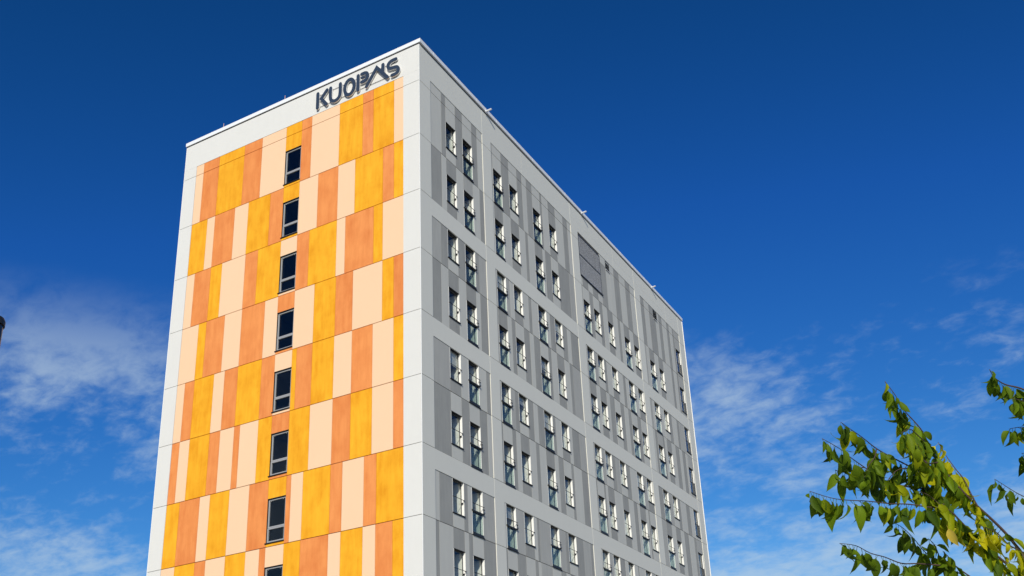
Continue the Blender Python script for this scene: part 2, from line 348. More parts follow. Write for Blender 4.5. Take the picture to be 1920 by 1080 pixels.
# the panels: the largest in view are objects, the others one joined part
def score(p):
    b = p[2]; c = Vector(((b[0]+b[1])/2, (b[2]+b[3])/2, (b[4]+b[5])/2+ZO))
    ar = (max(b[1]-b[0], 0) if p[0] == 'g' else (b[3]-b[2]))*(b[5]-b[4])
    v = CAM-c; cs = (-v.y if p[0] == 'g' else v.x)/v.length
    return abs(cs)*ar/v.length_squared if p[4] < NROW else -1
rj = random.Random(3)
for wall, parent in (('g', gable), ('s', side)):
    for nm in sorted({p[1] for p in pieces if p[0] == wall}):
        ps = sorted([p for p in pieces if p[0] == wall and p[1] == nm], key=score, reverse=True)
        rest = []
        for i, p in enumerate(ps):
            if i >= 298 or score(p) < 0: rest.append(p); continue
            b = p[2]; cx, cy, cz = (b[0]+b[1])/2, (b[2]+b[3])/2, (b[4]+b[5])/2
            jit = rj.uniform(-0.003, 0.0) if nm in ('grey_panel', 'colour_panel') else 0
            boxes(nm, [(b[0]-cx, b[1]-cx, b[2]-cy, b[3]-cy, b[4]-cz, b[5]-cz)], M[p[3]], parent, (cx+(jit if wall == 's' else 0), cy-(jit if wall == 'g' else 0), cz+ZO))
        if rest:
            keys = sorted({p[3] for p in rest}); bm = bmesh.new()
            for p in rest: box(bm, *p[2], keys.index(p[3]))
            o = obj(nm+'s_beyond', bm, [M[k] for k in keys], parent, (0, 0, ZO)); o['kind'] = 'stuff'

# core walls behind the panels, with window openings
def wall_grid(name, u0, u1, z0, z1, holes, fn, mt, parent):
    us = sorted({u0, u1} | {h[0] for h in holes} | {h[1] for h in holes}); zs = sorted({z0, z1} | {h[2] for h in holes} | {h[3] for h in holes})
    bm = bmesh.new(); cache = {}
    def v(u, z):
        if (u, z) not in cache: cache[(u, z)] = bm.verts.new(fn(u, z))
        return cache[(u, z)]
    for i in range(len(us)-1):
        for j in range(len(zs)-1):
            cu, cz = (us[i]+us[i+1])/2, (zs[j]+zs[j+1])/2
            if any(h[0] < cu < h[1] and h[2] < cz < h[3] for h in holes): continue
            bm.faces.new((v(us[i], zs[j]), v(us[i+1], zs[j]), v(us[i+1], zs[j+1]), v(us[i], zs[j+1])))
    return obj(name, bm, mt, parent, (0, 0, ZO))
wall_grid('wall_core', 0.06, LEN-0.06, -ZO, TOP, [(u0-.018, u1+.018, zb-.03, zt+.018) for k, u0, u1, zt, zb, x, r in wins], lambda u, z: (-0.061, u, z), M['core'], side)
gw = [(-8.0, jz(r)+WZ[WIN_G][0], jz(r)+WZ[WIN_G][1]) for r in range(NROW)]
wall_grid('wall_core', -W+0.06, -0.06, -ZO, TOP, [(x-.002, x+1.002, zb-.03, zt+.002) for x, zt, zb in gw], lambda u, z: (u, 0.061, z), M['core'], gable)
# plain lower storey, rear walls, roof
zb_ = jz(len(GAB))+ZO
boxes('plinth_wall', [(-W+0.03, -0.03, 0.0, 0.05, 0, zb_-HG)], M['white'], gable)
boxes('plinth_wall', [(-0.05, 0.02, 0.06, LEN-0.03, 0, zb_-HG)], M['frame'], side)
boxes('rear_wall', [(-W, -0.061, LEN-0.02, LEN+0.0, 0, ZO+TOP), (-W, -W+0.05, 0.06, LEN-0.02, 0, ZO+TOP)], M['white'], B)
boxes('roof', [(-W+0.05, -0.065, 0.065, LEN-0.03, ZO+TOP-0.30, ZO+TOP-0.2)], M['roof'], B)
# corner beads
boxes('corner_trim', [(-0.03, 0.004, -0.004, 0.03, 0, ZO+TOP)], M['trim'], B, bevel=0.012)
boxes('corner_trim', [(-W-0.004, -W+0.03, -0.004, 0.03, 0, ZO+TOP)], M['trim'], B, bevel=0.012)
boxes('corner_trim', [(-0.03, side_x(4)+0.035, LEN-0.03, LEN+0.02, 0, ZO+TOP)], M['trim'], B, bevel=0.008)
# coping: near-black strip painting the overhang's shade, below a white folded sheet
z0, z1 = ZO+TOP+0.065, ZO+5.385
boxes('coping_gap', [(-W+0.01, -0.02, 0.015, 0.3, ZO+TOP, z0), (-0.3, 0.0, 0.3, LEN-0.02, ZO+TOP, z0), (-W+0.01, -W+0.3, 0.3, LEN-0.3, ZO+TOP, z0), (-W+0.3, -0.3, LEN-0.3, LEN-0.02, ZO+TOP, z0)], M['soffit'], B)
bm = bmesh.new()
for b in ((-W-0.03, 0.09, -0.045, 0.45, z0, z1), (-0.45, 0.09, 0.45, LEN+0.05, z0, z1), (-W-0.03, -W+0.42, 0.45, LEN+0.05, z0, z1), (-W+0.42, -0.45, LEN-0.45, LEN+0.05, z0, z1)): box(bm, *b)
cop = obj('coping', bm, M['coping'], B)
for k in range(17): boxes('seam', [(0.06, 0.094, 1.1+k*2.0, 1.135+k*2.0, z0-0.003, z1+0.003)], M['coping'], cop)
for k in range(7): boxes('seam', [(-1.2-k*2.0, -1.165-k*2.0, -0.049, -0.02, z0-0.003, z1+0.003)], M['coping'], cop)
# davit arms on the window side, rods on the gable
for u, x in ((6.04, 0.09), (17.36, 0.09), (28.44, 0.09)):
    bm = bmesh.new(); tube(bm, [(x-0.4, u, ZO+5.20), (x, u, ZO+5.21), (x+0.31, u, ZO+5.23)], [0.058, 0.058, 0.05], 10); box(bm, x-0.01, x+0.012, u-0.09, u+0.09, ZO+5.12, ZO+5.29)
    obj('roof_bracket', bm, M['galv'], B)
for x in (-8.26, -12.44):
    bm = bmesh.new(); tube(bm, [(x, 0.05, ZO+5.36), (x, 0.05, ZO+5.72)], [0.02, 0.012], 8); box(bm, x-0.05, x+0.05, 0.0, 0.1, ZO+5.383, ZO+5.40)
    obj('lightning_rod', bm, M['rod'], B)

# ------------------------------------------------------------------ windows
def side_window(kind, w, h):
    """opening corner at the origin: x outwards, y along the wall, z up"""
    bm = bmesh.new(); root_fr = []
    fx0, fx1 = (-0.145, -0.110) if kind != WIN_E else (-0.10, -0.06)                      # frame depth
    t = 0.034
    def ring(z0, z1): return [(fx0, fx1, 0.002, t, z0, z1), (fx0, fx1, w-t, w-0.002, z0, z1), (fx0, fx1, t, w-t, z1-t, z1), (fx0, fx1, t, w-t, z0, z0+t)]
    mid = {WIN_T: h-1.04, WIN_E: h-0.95}.get(kind)
    lst = ring(0.012, h-0.002) if mid is None else ring(0.012, mid) + ring(mid+0.001, h-0.002)
    o = boxes('window', lst, M['dframe'], B, bevel=0.006)
    if kind == WIN_E:                              # stairwell: shallow reveal, flush lower pane's dark look put into the jamb colour
        boxes('jamb', [(-0.09, 0.003, w, w+0.018, mid, h+0.0)], M['jamb'], o)
        boxes('lower_jamb', [(-0.55, 0.003, w, w+0.018, -0.028, mid-0.001)], M['dframe'], o)
        boxes('inner_jamb', [(-0.55, -0.091, w, w+0.018, mid, h+0.0)], M['room'], o)
    else: boxes('jamb', [(-0.55, 0.003, w, w+0.018, -0.028, h+0.0)], M['jamb'], o)
    boxes('jamb', [(-0.55, 0.003, -0.018, 0, -0.028, h+0.0)], M['jamb'], o)
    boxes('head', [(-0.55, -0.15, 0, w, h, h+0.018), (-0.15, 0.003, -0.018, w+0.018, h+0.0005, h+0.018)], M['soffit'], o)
    boxes('sill', [(-0.11, 0.05, -0.03 if kind != WIN_E else -0.01, w+0.04, -0.045, -0.004)], M['black'], o, bevel=0.006)
    panes = [(0.05, h-0.05)] if mid is None else [(0.055, mid-0.045), (mid+0.05, h-0.05)]
    for i, (a, b) in enumerate(panes):
        if kind == WIN_T and i == 0: boxes('guard_glass', [(-0.022, -0.010, 0.004, w-0.004, 0.09, mid-0.03)], M['gtint'], o)
        boxes('pane', [(fx0+0.01, fx0+0.022, t-0.01, w-t+0.01, a-.01, b+.01)], M['glass'], o)
    bm = bmesh.new()                               # dim room behind the opening
    x0, x1, y0, y1, z0, z1 = -2.2, -0.551, -0.4, w+0.4, -0.35, h+0.12
    v = [bm.verts.new(p) for p in ((x0,y0,z0),(x1,y0,z0),(x1,y1,z0),(x0,y1,z0),(x0,y0,z1),(x1,y0,z1),(x1,y1,z1),(x0,y1,z1))]
    for q in ((0,1,2,3),(4,7,6,5),(0,4,5,1),(2,6,7,3),(0,3,7,4)): bm.faces.new([v[i] for i in q])
    # the wall around the opening on the room side
    H_ = [bm.verts.new(p) for p in ((x1, 0, -0.02), (x1, w, -0.02), (x1, w, h), (x1, 0, h))]
    O_ = [v[1], v[2], v[6], v[5]]
    for i in range(4): bm.faces.new((O_[i], O_[(i+1) % 4], H_[(i+1) % 4], H_[i]))
    obj('room', bm, M['room'], o)
    boxes('inner_sill', [(-0.55, -0.15, 0, w, -0.028, 0.012)], M['jamb'], o)
    if kind == WIN_T:                              # rail across the opening above the fixed light
        zr = h-0.72
        bm = bmesh.new(); tube(bm, [(0.055, -0.02, zr), (0.055, w+0.04, zr)], [0.014]*2, 8)
        for y in (0.12, w-0.02): tube(bm, [(0.055, y, zr), (0.05, y, mid+0.02)], [0.009]*2, 6)
        box(bm, -0.02, 0.06, -0.03, -0.005, mid-0.03, mid+0.05); box(bm, -0.02, 0.075, w+0.0, w+0.035, mid-0.02, mid+0.06); box(bm, -0.02, 0.075, w+0.005, w+0.03, zr-0.14, zr-0.09)
        obj('rail', bm, M['black'], o)
        boxes('transom_guard', [(-0.10, 0.045, 0.0, w, mid-0.035, mid+0.035)], M['black'], o, bevel=0.006)
        boxes('sill_box', [(-0.104, 0.03, 0.0, w, 0.0, 0.10)], M['black'], o, bevel=0.008)
    if kind == WIN_S:
        zr = h-0.80
        bm = bmesh.new(); tube(bm, [(0.03, -0.005, zr), (0.03, w+0.03, zr)], [0.013]*2, 8)
        box(bm, -0.03, 0.035, w-0.012, w+0.012, zr-0.012, zr+0.012); box(bm, -0.03, 0.035, -0.012, 0.012, zr-0.012, zr+0.012)
        box(bm, -0.09, -0.03, w-0.06, w-0.005, zr-0.14, zr-0.08)
        obj('rail', bm, M['black'], o)
    return o
rw = random.Random(5); drapes = {}
M['cloth'] = mat('pale_curtain', (0.62, 0.60, 0.56), 0.9); M['cloth2'] = mat('grey_blind', (0.40, 0.40, 0.40), 0.8)
def drape(kind, w, h, v):
    bm = bmesh.new()
    if kind == 'c':                                # gathered curtain on one side of the window
        wd = w*(0.30 if v else 0.45); n_ = 18; y0 = -0.05
        pts = [(-0.60+0.022*math.sin(i*1.9+v), y0+wd*i/n_) for i in range(n_+1)]
        A = [[bm.verts.new((px_+dx, py_, z_)) for px_, py_ in pts] for dx in (0, -0.006) for z_ in (0.02, h+0.05)]
        for i in range(n_):
            bm.faces.new((A[0][i], A[0][i+1], A[1][i+1], A[1][i])); bm.faces.new((A[2][i+1], A[2][i], A[3][i], A[3][i+1]))
        return to_mesh(bm, 'curtain', M['cloth'])
    box(bm, -0.175, -0.168, 0.03, w-0.03, h*(0.72 if v else 0.55), h-0.01); box(bm, -0.185, -0.16, 0.03, w-0.03, h*(0.72 if v else 0.55)-0.02, h*(0.72 if v else 0.55))
    return to_mesh(bm, 'blind', M['cloth2'] if v else M['cloth'])
protos = {}
for k, u0, u1, zt, zb, x, r in wins:
    w, h = round(u1-u0, 2), round(zt-zb, 3); key = (k, w)
    if key not in protos: o = protos[key] = side_window(k, w, h)
    else: o = copy_tree(protos[key], B)
    o.location = (x, u0, zb+ZO)
    q = rw.random()
    if k != WIN_E and q < 0.36:
        kind_ = 'c' if q < 0.2 else 'b'; ck = (kind_, w, h, rw.randrange(2))
        if ck not in drapes: drapes[ck] = drape(*ck)
        link(bpy.data.objects.new('curtain' if kind_ == 'c' else 'blind', drapes[ck]), o)
def gable_window(h):
    """opening corner at the origin, outside is -y"""
    w = 1.0; t = 0.065; fy0, fy1 = 0.055, 0.12; mid = h*0.335
    def ring(z0, z1, d): return [(0.012, t+.012, fy0-d, fy1, z0, z1), (w-t-.012, w-0.012, fy0-d, fy1, z0, z1), (t+.012, w-t-.012, fy0-d, fy1, z1-t, z1), (t+.012, w-t-.012, fy0-d, fy1, z0, z0+t)]
    o = boxes('window', ring(0.02, mid-0.002, 0.012) + ring(mid+0.002, h-0.03, 0.0), M['gframe'], B, bevel=0.008)
    boxes('pane', [(t, w-t, 0.085, 0.10, t+.01, mid-t+.01)], M['glass'], o); boxes('pane', [(t, w-t, 0.085, 0.10, mid+t-.01, h-t-0.02)], M['glass'], o)
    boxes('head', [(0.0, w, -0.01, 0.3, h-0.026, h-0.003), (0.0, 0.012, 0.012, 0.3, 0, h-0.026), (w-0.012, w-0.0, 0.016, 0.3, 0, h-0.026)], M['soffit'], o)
    boxes('sill', [(-0.035, w+0.0, -0.05, 0.11, -0.045, -0.003)], M['black'], o, bevel=0.006)
    bm = bmesh.new()
    for i in range(2): box(bm, 0.16+i*0.66, 0.19+i*0.66, 0.045, 0.049, h-0.13, h-0.12)
    obj('latch', bm, M['return'], o)
    bm = bmesh.new(); x0, x1, y0, y1, z0, z1 = -0.5, w+0.5, 0.3, 3.0, -0.3, h+0.2
    v = [bm.verts.new(p) for p in ((x0,y0,z0),(x1,y0,z0),(x1,y1,z0),(x0,y1,z0),(x0,y0,z1),(x1,y0,z1),(x1,y1,z1),(x0,y1,z1))]
    for q in ((0,1,2,3),(4,7,6,5),(1,5,6,2),(3,7,4,0),(2,6,7,3)): bm.faces.new([v[i] for i in q])
    H_ = [bm.verts.new(p) for p in ((0, y0, 0), (w, y0, 0), (w, y0, h), (0, y0, h))]; O_ = [v[0], v[1], v[5], v[4]]
    for i in range(4): bm.faces.new((O_[i], O_[(i+1) % 4], H_[(i+1) % 4], H_[i]))
    obj('room', bm, M['room'], o)
    return o
proto = None
for x, zt, zb in gw:
    if proto is None: o = proto = gable_window(round(zt-zb, 3))
    else: o = copy_tree(proto, B)
    o.location = (x, gy, zb+ZO)

# plant-room louvre and two small vents on the window side
xq = side_x(2)-0.020
lv = empty('louvre', (xq, 16.72, ZO+0.63), B)
fr = [(-0.03, 0.012, 0, 0.05, 0.0, 2.80), (-0.03, 0.012, 2.98, 3.03, 0.0, 2.80), (-0.03, 0.012, 0.05, 2.98, 2.74, 2.80), (-0.03, 0.012, 0.05, 2.98, 1.42, 1.47)]
boxes('frame', fr, M['dframe'], lv)
boxes('sill', [(-0.03, 0.06, -0.03, 3.06, -0.03, 0.045)], M['black'], lv)
bm = bmesh.new(); n = 52
for i in range(n):
    z = 0.07 + i*(2.66/n)
    if abs(z+0.03-1.445) < 0.055: continue
    v = [bm.verts.new(p) for p in ((-0.016, 0.05, z+0.047), (-0.016, 2.98, z+0.047), (0.004, 2.98, z), (0.004, 0.05, z), (-0.010, 0.05, z+0.049), (-0.010, 2.98, z+0.049), (0.010, 2.98, z+0.002), (0.010, 0.05, z+0.002))]
    for q in ((0,3,2,1),(4,5,6,7),(0,1,5,4),(1,2,6,5),(2,3,7,6),(3,0,4,7)): bm.faces.new([v[k] for k in q])
o = obj('blades', bm, M['louvre'], lv); o['kind'] = 'stuff'
for si, (u0, u1, z0, z1) in ((2, (20.60, 21.17, 2.90, 3.52)), (3, (28.43, 29.08, 2.83, 3.53))):
    x = side_x(si)-0.020
    vt = boxes('vent', [(-0.01, 0.014, 0, u1-u0, 0, 0.04), (-0.01, 0.014, 0, u1-u0, z1-z0-.04, z1-z0), (-0.01, 0.014, 0, .03, .04, z1-z0-.04), (-0.01, 0.014, u1-u0-.03, u1-u0, .04, z1-z0-.04)], M['black'], B, (x, u0, z0+ZO))
    boxes('grille', [(-0.005, 0.004, .03, u1-u0-.03, .04+i*0.06, .04+i*0.06+0.045) for i in range(int((z1-z0-.09)/.06))], M['hole'], vt)
    boxes('backing', [(-0.03, -0.006, .0, u1-u0, .0, z1-z0)], M['hole'], vt)
    boxes('sill', [(0.0, 0.05, -0.02, u1-u0+0.03, -0.03, -0.002)], M['louvre'], vt)

# ------------------------------------------------------------------ the sign
def spline(pts, n=7, closed=False):
    out = []; m_ = len(pts)
    for i in range(m_ if closed else m_-1):
        g_ = lambda k: Vector(pts[k % m_]) if closed else Vector(pts[max(0, min(m_-1, k))])
        p0, p1, p2, p3 = g_(i-1), g_(i), g_(i+1), g_(i+2)
        for k in range(n):
            t = k/n
            out.append(0.5*((2*p1) + (p2-p0)*t + (2*p0-5*p1+4*p2-p3)*t*t + (3*p1-p0-3*p2+p3)*t**3))
    if not closed: out.append(Vector(pts[-1]))
    return out
def ribbon(bm, pts, w, y0, y1, closed=False):
    """flat stroke with round ends in the x-z plane, extruded in y"""
    pts = [Vector(p) for p in pts]; n = len(pts); Lf, Rt = [], []
    for i, p in enumerate(pts):
        a = pts[(i-1) % n] if closed or i else None; b = pts[(i+1) % n] if closed or i < n-1 else None
        d1 = (p-a).normalized() if a is not None else (b-p).normalized(); d2 = (b-p).normalized() if b is not None else d1
        t = (d1+d2).normalized(); nn = Vector((-t.y, t.x)); k = w/2/max(0.5, nn.dot(Vector((-d1.y, d1.x))))
        Lf.append(p+nn*k); Rt.append(p-nn*k)
    if closed:
        for A in (Lf, Rt): pass
        for y, flip in ((y0, 0), (y1, 1)): pass
        rings = [[bm.verts.new((q.x, y, q.y)) for q in A] for A in (Lf, Rt) for y in (y0, y1)]
        l0, l1, r0, r1 = rings
        for i in range(n):
            j = (i+1) % n
            for q in ((l0[i], l0[j], r0[j], r0[i]), (l1[j], l1[i], r1[i], r1[j]), (l0[j], l0[i], l1[i], l1[j]), (r0[i], r0[j], r1[j], r1[i])): bm.faces.new(q)
        return
    def cap(c, frm, sgn):
        v = frm-c; return [c+Matrix.Rotation(sgn*math.pi*k/6, 2) @ v for k in range(1, 6)]
    outline = Lf + cap(pts[-1], Lf[-1], -1) + Rt[::-1] + cap(pts[0], Rt[0], -1)
    a = [bm.verts.new((q.x, y0, q.y)) for q in outline]; b = [bm.verts.new((q.x, y1, q.y)) for q in outline]
    k = len(outline)
    # fill as quads along the stroke, fans at the ends
    for V, rev in ((a, 0), (b, 1)):
        for i in range(n-1):
            q = (V[i], V[i+1], V[2*n-1+5-1-i], V[2*n-1+5-i]); bm.faces.new(q if not rev else q[::-1])
        e1 = V[n-1:n+6]; bm.faces.new(e1 if not rev else e1[::-1])
        e2 = V[2*n+4:] + [V[0]]; bm.faces.new(e2 if not rev else e2[::-1])
    for i in range(k): bm.faces.new((a[(i+1) % k], a[i], b[i], b[(i+1) % k]))
zt, zb = 4.635, 3.765
LET = {
 'K': [([(-5.905, zt), (-5.905, zb)], 0), ([(-5.335, 4.62), (-5.68, 4.24), (-5.345, zb)], 0)],
 'U': [(spline([(-5.11, zt), (-5.11, 4.13), (-5.04, 3.86), (-4.81, 3.745), (-4.58, 3.86), (-4.51, 4.13), (-4.51, zt)]), 0)],
 'O': [([Vector((-3.945+0.285*math.cos(a*math.pi/16), 4.19+0.45*math.sin(a*math.pi/16))) for a in range(32)], 1)],
 'P': [([(-3.425, zt), (-3.425, zb)], 0), (spline([(-3.21, 4.625), (-3.04, 4.625), (-2.90, 4.55), (-2.86, 4.39), (-2.92, 4.22), (-3.05, 4.155), (-3.21, 4.155)]), 0), ([(-3.205, 4.40), (-3.06, 4.40)], 0)],
 'A': [([(-2.92, zb), (-2.32, 4.62), (-1.68, zb)], 0), ([(-1.95, zt), (-1.955, 4.20)], 0)],
 'S': [(spline([(-1.20, 4.635), (-1.46, 4.63), (-1.62, 4.53), (-1.645, 4.36), (-1.56, 4.23), (-1.36, 4.19), (-1.14, 4.13), (-1.055, 3.98), (-1.09, 3.83), (-1.22, 3.765), (-1.42, 3.765)]), 0)],
}
sg = empty('building_sign', (0, 0, ZO))
tag(sg, 'dark slate letters reading KUOPAS fixed high on the white gable border under the roof', 'sign')
for ch, strokes in LET.items():
    bm = bmesh.new(); bm2 = bmesh.new()
    for i, (pts, closed) in enumerate(strokes):
        wd = 0.175 if not (ch == 'P' and i == 2) else 0.12
        d = 0.003*i
        pts = [Vector((q[0]-0.055, q[1]+0.065)) for q in pts]
        ribbon(bm, pts, wd, -0.13-d, -0.10, bool(closed)); ribbon(bm2, pts, wd-0.006, -0.0995+d, -0.035-d*0.3, bool(closed))
    for b_ in (bm, bm2): bmesh.ops.recalc_face_normals(b_, faces=list(b_.faces))
    lo = obj('letter', bm, M['slate'], sg); lo['label'] = 'dark slate letter %s' % ch
    obj('return', bm2, M['return'], lo)
for z in (4.62, 3.91):
    bm = bmesh.new(); tube(bm, [(-5.9, -0.03, z), (-1.2, -0.03, z)], [0.011, 0.011], 6)
    for x in (-5.6, -4.2, -2.8, -1.5): tube(bm, [(x, -0.03, z), (x, 0.0, z)], [0.009, 0.009], 6)
    obj('mounting_rail', bm, M['black'], sg)

# ------------------------------------------------------------------ street lamp at the left edge
lamp = empty('street_lamp', (14.533, -27.630, 0))
tag(lamp, 'dark cylindrical street lamp head cut by the left edge of the picture', 'lamp')
bm = bmesh.new(); tube(bm, [(0,0,0), (0,0,0.02), (0,0,4.55)], [0.075, 0.075, 0.052], 20); obj('pole', bm, M['black'], lamp, smooth=False)
bm = bmesh.new(); tube(bm, [(0,0,0), (0,0,0.35), (0,0,0.38)], [0.11, 0.11, 0.08], 20); obj('base_sleeve', bm, M['black'], lamp)
bm = bmesh.new(); tube(bm, [(0,0,4.5), (0,0,4.55), (0,0,5.585)], [0.06, 0.088, 0.088], 48); obj('lamp_body', bm, mat('navy_lamp_paint', (0.012, 0.016, 0.03), 0.25, spec=0.6), lamp, smooth=False)
bm = bmesh.new(); tube(bm, [(0,0,5.585), (0,0,5.625), (0,0,5.648), (0,0,5.657)], [0.100, 0.100, 0.09, 0.05], 28); obj('cap', bm, M['black'], lamp)
bm = bmesh.new(); tube(bm, [(0,0,4.56), (0,0,4.60)], [0.092, 0.092], 28); obj('collar', bm, M['galv'], lamp)

# ------------------------------------------------------------------ the young tree at the right
TREE = [["limb", 0.45, [[21.662, -26.91, 2.433], [21.547, -26.987, 2.669], [21.506, -27.038, 2.748], [21.462, -27.087, 2.813], [21.424, -27.133, 2.863], [21.387, -27.181, 2.917], [21.345, -27.235, 2.986], [21.308, -27.292, 3.058], [21.288, -27.347, 3.126], [21.28, -27.399, 3.182], [21.259, -27.447, 3.222], [21.234, -27.496, 3.262], [21.214, -27.554, 3.323], [21.189, -27.611, 3.377]]], ["limb", 0.45, [[21.605, -26.961, 2.432], [21.56, -27.046, 2.509], [21.496, -27.131, 2.578], [21.421, -27.224, 2.665], [21.356, -27.321, 2.759], [21.313, -27.413, 2.83], [21.276, -27.502, 2.881], [21.251, -27.595, 2.946], [21.249, -27.683, 2.997]]], ["twig", 0.2, [[21.242, -27.518, 2.969], [21.164, -27.624, 3.013], [21.117, -27.723, 3.037], [21.082, -27.823, 3.066], [21.06, -27.915, 3.075], [21.038, -28.008, 3.085]]], ["twig", 0.15, [[21.279, -27.538, 2.871], [21.2, -27.626, 2.874], [21.126, -27.719, 2.891], [21.068, -27.82, 2.936], [21.033, -27.914, 2.962], [21.013, -28.002, 2.977], [20.97, -28.098, 3.0]]], ["twig", 0.1, [[21.321, -27.496, 2.809], [21.284, -27.57, 2.779], [21.198, -27.658, 2.788], [21.128, -27.744, 2.783], [21.062, -27.832, 2.784], [20.996, -27.92, 2.779], [20.948, -28.006, 2.776], [20.889, -28.101, 2.791]]], ["twig", 0.4, [[21.319, -27.42, 3.019], [21.269, -27.379, 3.041], [21.227, -27.357, 3.126], [21.201, -27.328, 3.191], [21.176, -27.288, 3.22]]], ["twig", 0.1, [[21.468, -27.027, 2.488], [21.334, -27.123, 2.547], [21.234, -27.22, 2.602], [21.185, -27.312, 2.648], [21.157, -27.405, 2.7], [21.134, -27.493, 2.731], [21.108, -27.577, 2.745]]], ["twig", 0.0, [[21.244, -27.318, 2.582], [21.154, -27.406, 2.588], [21.098, -27.489, 2.582], [21.048, -27.578, 2.6], [21.006, -27.664, 2.607], [20.968, -27.753, 2.627], [20.921, -27.84, 2.626]]], ["twig", 0.8, [[21.429, -27.207, 2.844], [21.411, -27.174, 2.91], [21.39, -27.148, 3.0], [21.362, -27.116, 3.065], [21.329, -27.092, 3.151], [21.306, -27.065, 3.227]]], ["twig", 0.75, [[21.42, -27.218, 2.667], [21.387, -27.295, 2.712], [21.358, -27.367, 2.739], [21.312, -27.441, 2.758], [21.275, -27.513, 2.776]]], ["twig", 0.9, [[21.551, -27.104, 2.645], [21.516, -27.16, 2.663], [21.481, -27.224, 2.712], [21.447, -27.28, 2.724], [21.422, -27.336, 2.735]]], ["twig", 0.45, [[21.314, -27.419, 2.829], [21.307, -27.507, 2.864], [21.301, -27.606, 2.933], [21.288, -27.696, 2.967], [21.292, -27.786, 3.004]]], ["twig", 0.35, [[21.298, -27.445, 3.095], [21.275, -27.559, 3.114], [21.259, -27.667, 3.113], [21.233, -27.762, 3.071]]], ["twig", 0.3, [[21.247, -27.565, 2.955], [21.214, -27.622, 2.956], [21.177, -27.674, 2.94], [21.144, -27.718, 2.897], [21.117, -27.76, 2.846]]], ["twig", 0.4, [[21.366, -27.442, 2.73], [21.338, -27.493, 2.769], [21.301, -27.543, 2.801], [21.272, -27.593, 2.831], [21.239, -27.639, 2.844]]], ["twig", 0.05, [[21.239, -27.269, 2.592], [21.235, -27.312, 2.631], [21.231, -27.355, 2.67], [21.215, -27.396, 2.692]]], ["twig", 0.05, [[21.34, -27.197, 2.534], [21.287, -27.246, 2.589], [21.273, -27.288, 2.62], [21.257, -27.329, 2.643]]], ["twig", 0.8, [[21.559, -27.027, 2.512], [21.515, -27.073, 2.567], [21.474, -27.123, 2.639], [21.434, -27.167, 2.675]]], ["twig", 0.1, [[21.129, -27.808, 3.009], [21.12, -27.846, 2.959], [21.096, -27.889, 2.915], [21.077, -27.927, 2.855]]], ["twig", 0.05, [[21.064, -27.797, 2.943], [21.032, -27.865, 2.917], [21.001, -27.934, 2.895], [20.983, -28.006, 2.888]]], ["limb", 0.15, [[21.897, -26.769, 3.166], [21.826, -26.88, 3.306], [21.76, -26.978, 3.39], [21.709, -27.056, 3.413], [21.653, -27.13, 3.419], [21.618, -27.208, 3.434], [21.607, -27.285, 3.45]]], ["twig", 0.2, [[21.782, -27.057, 3.259], [21.734, -27.155, 3.289], [21.705, -27.242, 3.286], [21.667, -27.327, 3.276]]], ["twig", 0.35, [[21.878, -26.865, 3.142], [21.803, -26.966, 3.179], [21.709, -27.066, 3.205], [21.67, -27.154, 3.192], [21.628, -27.238, 3.166]]], ["twig", 0.05, [[21.813, -26.774, 2.792], [21.729, -26.853, 2.869], [21.652, -26.924, 2.901], [21.601, -26.992, 2.924], [21.566, -27.061, 2.943], [21.518, -27.134, 2.978]]], ["twig", 0.1, [[21.861, -26.775, 3.006], [21.776, -26.88, 3.077], [21.699, -26.975, 3.107], [21.651, -27.06, 3.097]]]]
def leaf_mat(name, col, col2, trans):
    mt = bpy.data.materials.new(name); mt.use_nodes = True; nt = mt.node_tree; N = nt.nodes; L = nt.links
    b = N['Principled BSDF']; out = N['Material Output']; b.inputs['Roughness'].default_value = 0.5; b.inputs['Specular IOR Level'].default_value = 0.12
    oi = N.new('ShaderNodeObjectInfo'); tc = N.new('ShaderNodeTexCoord')
    n = N.new('ShaderNodeTexNoise'); n.inputs['Scale'].default_value = 25; n.inputs['Detail'].default_value = 4; L.new(tc.outputs['Object'], n.inputs['Vector'])
    ad = N.new('ShaderNodeMath'); ad.operation = 'MULTIPLY_ADD'; L.new(n.outputs['Fac'], ad.inputs[0]); ad.inputs[1].default_value = 0.7; ad.inputs[2].default_value = -0.35
    a2 = N.new('ShaderNodeMath'); a2.operation = 'ADD'; a2.use_clamp = True; L.new(ad.outputs[0], a2.inputs[0]); L.new(oi.outputs['Random'], a2.inputs[1])
    mx = N.new('ShaderNodeMix'); mx.data_type = 'RGBA'; mx.inputs['A'].default_value = (*col, 1); mx.inputs['B'].default_value = (*col2, 1); L.new(a2.outputs[0], mx.inputs['Factor'])
    L.new(mx.outputs['Result'], b.inputs['Base Color'])
    tr = N.new('ShaderNodeBsdfTranslucent'); hs = N.new('ShaderNodeHueSaturation'); hs.inputs['Value'].default_value = 1.5; L.new(mx.outputs['Result'], hs.inputs['Color']); L.new(hs.outputs[0], tr.inputs[0])
    ms = N.new('ShaderNodeMixShader'); ms.inputs[0].default_value = trans; L.new(b.outputs[0], ms.inputs[1]); L.new(tr.outputs[0], ms.inputs[2]); L.new(ms.outputs[0], out.inputs[0])
    return mt
LM = [leaf_mat('leaf_green', (0.05, 0.095, 0.008), (0.17, 0.26, 0.010), 0.36),  # darker end puts the shade on shadowed leaves into the colour
      leaf_mat('leaf_lime', (0.15, 0.22, 0.008), (0.36, 0.39, 0.008), 0.38),
      leaf_mat('leaf_yellowing', (0.36, 0.38, 0.008), (0.60, 0.53, 0.012), 0.42),
      leaf_mat('leaf_golden', (0.62, 0.45, 0.05), (0.70, 0.52, 0.08), 0.4)]
bark = mat('young_bark', (0.10, 0.065, 0.05), 0.7, streak=0.4, blotch=0.4, dark=(0.05, 0.03, 0.025))
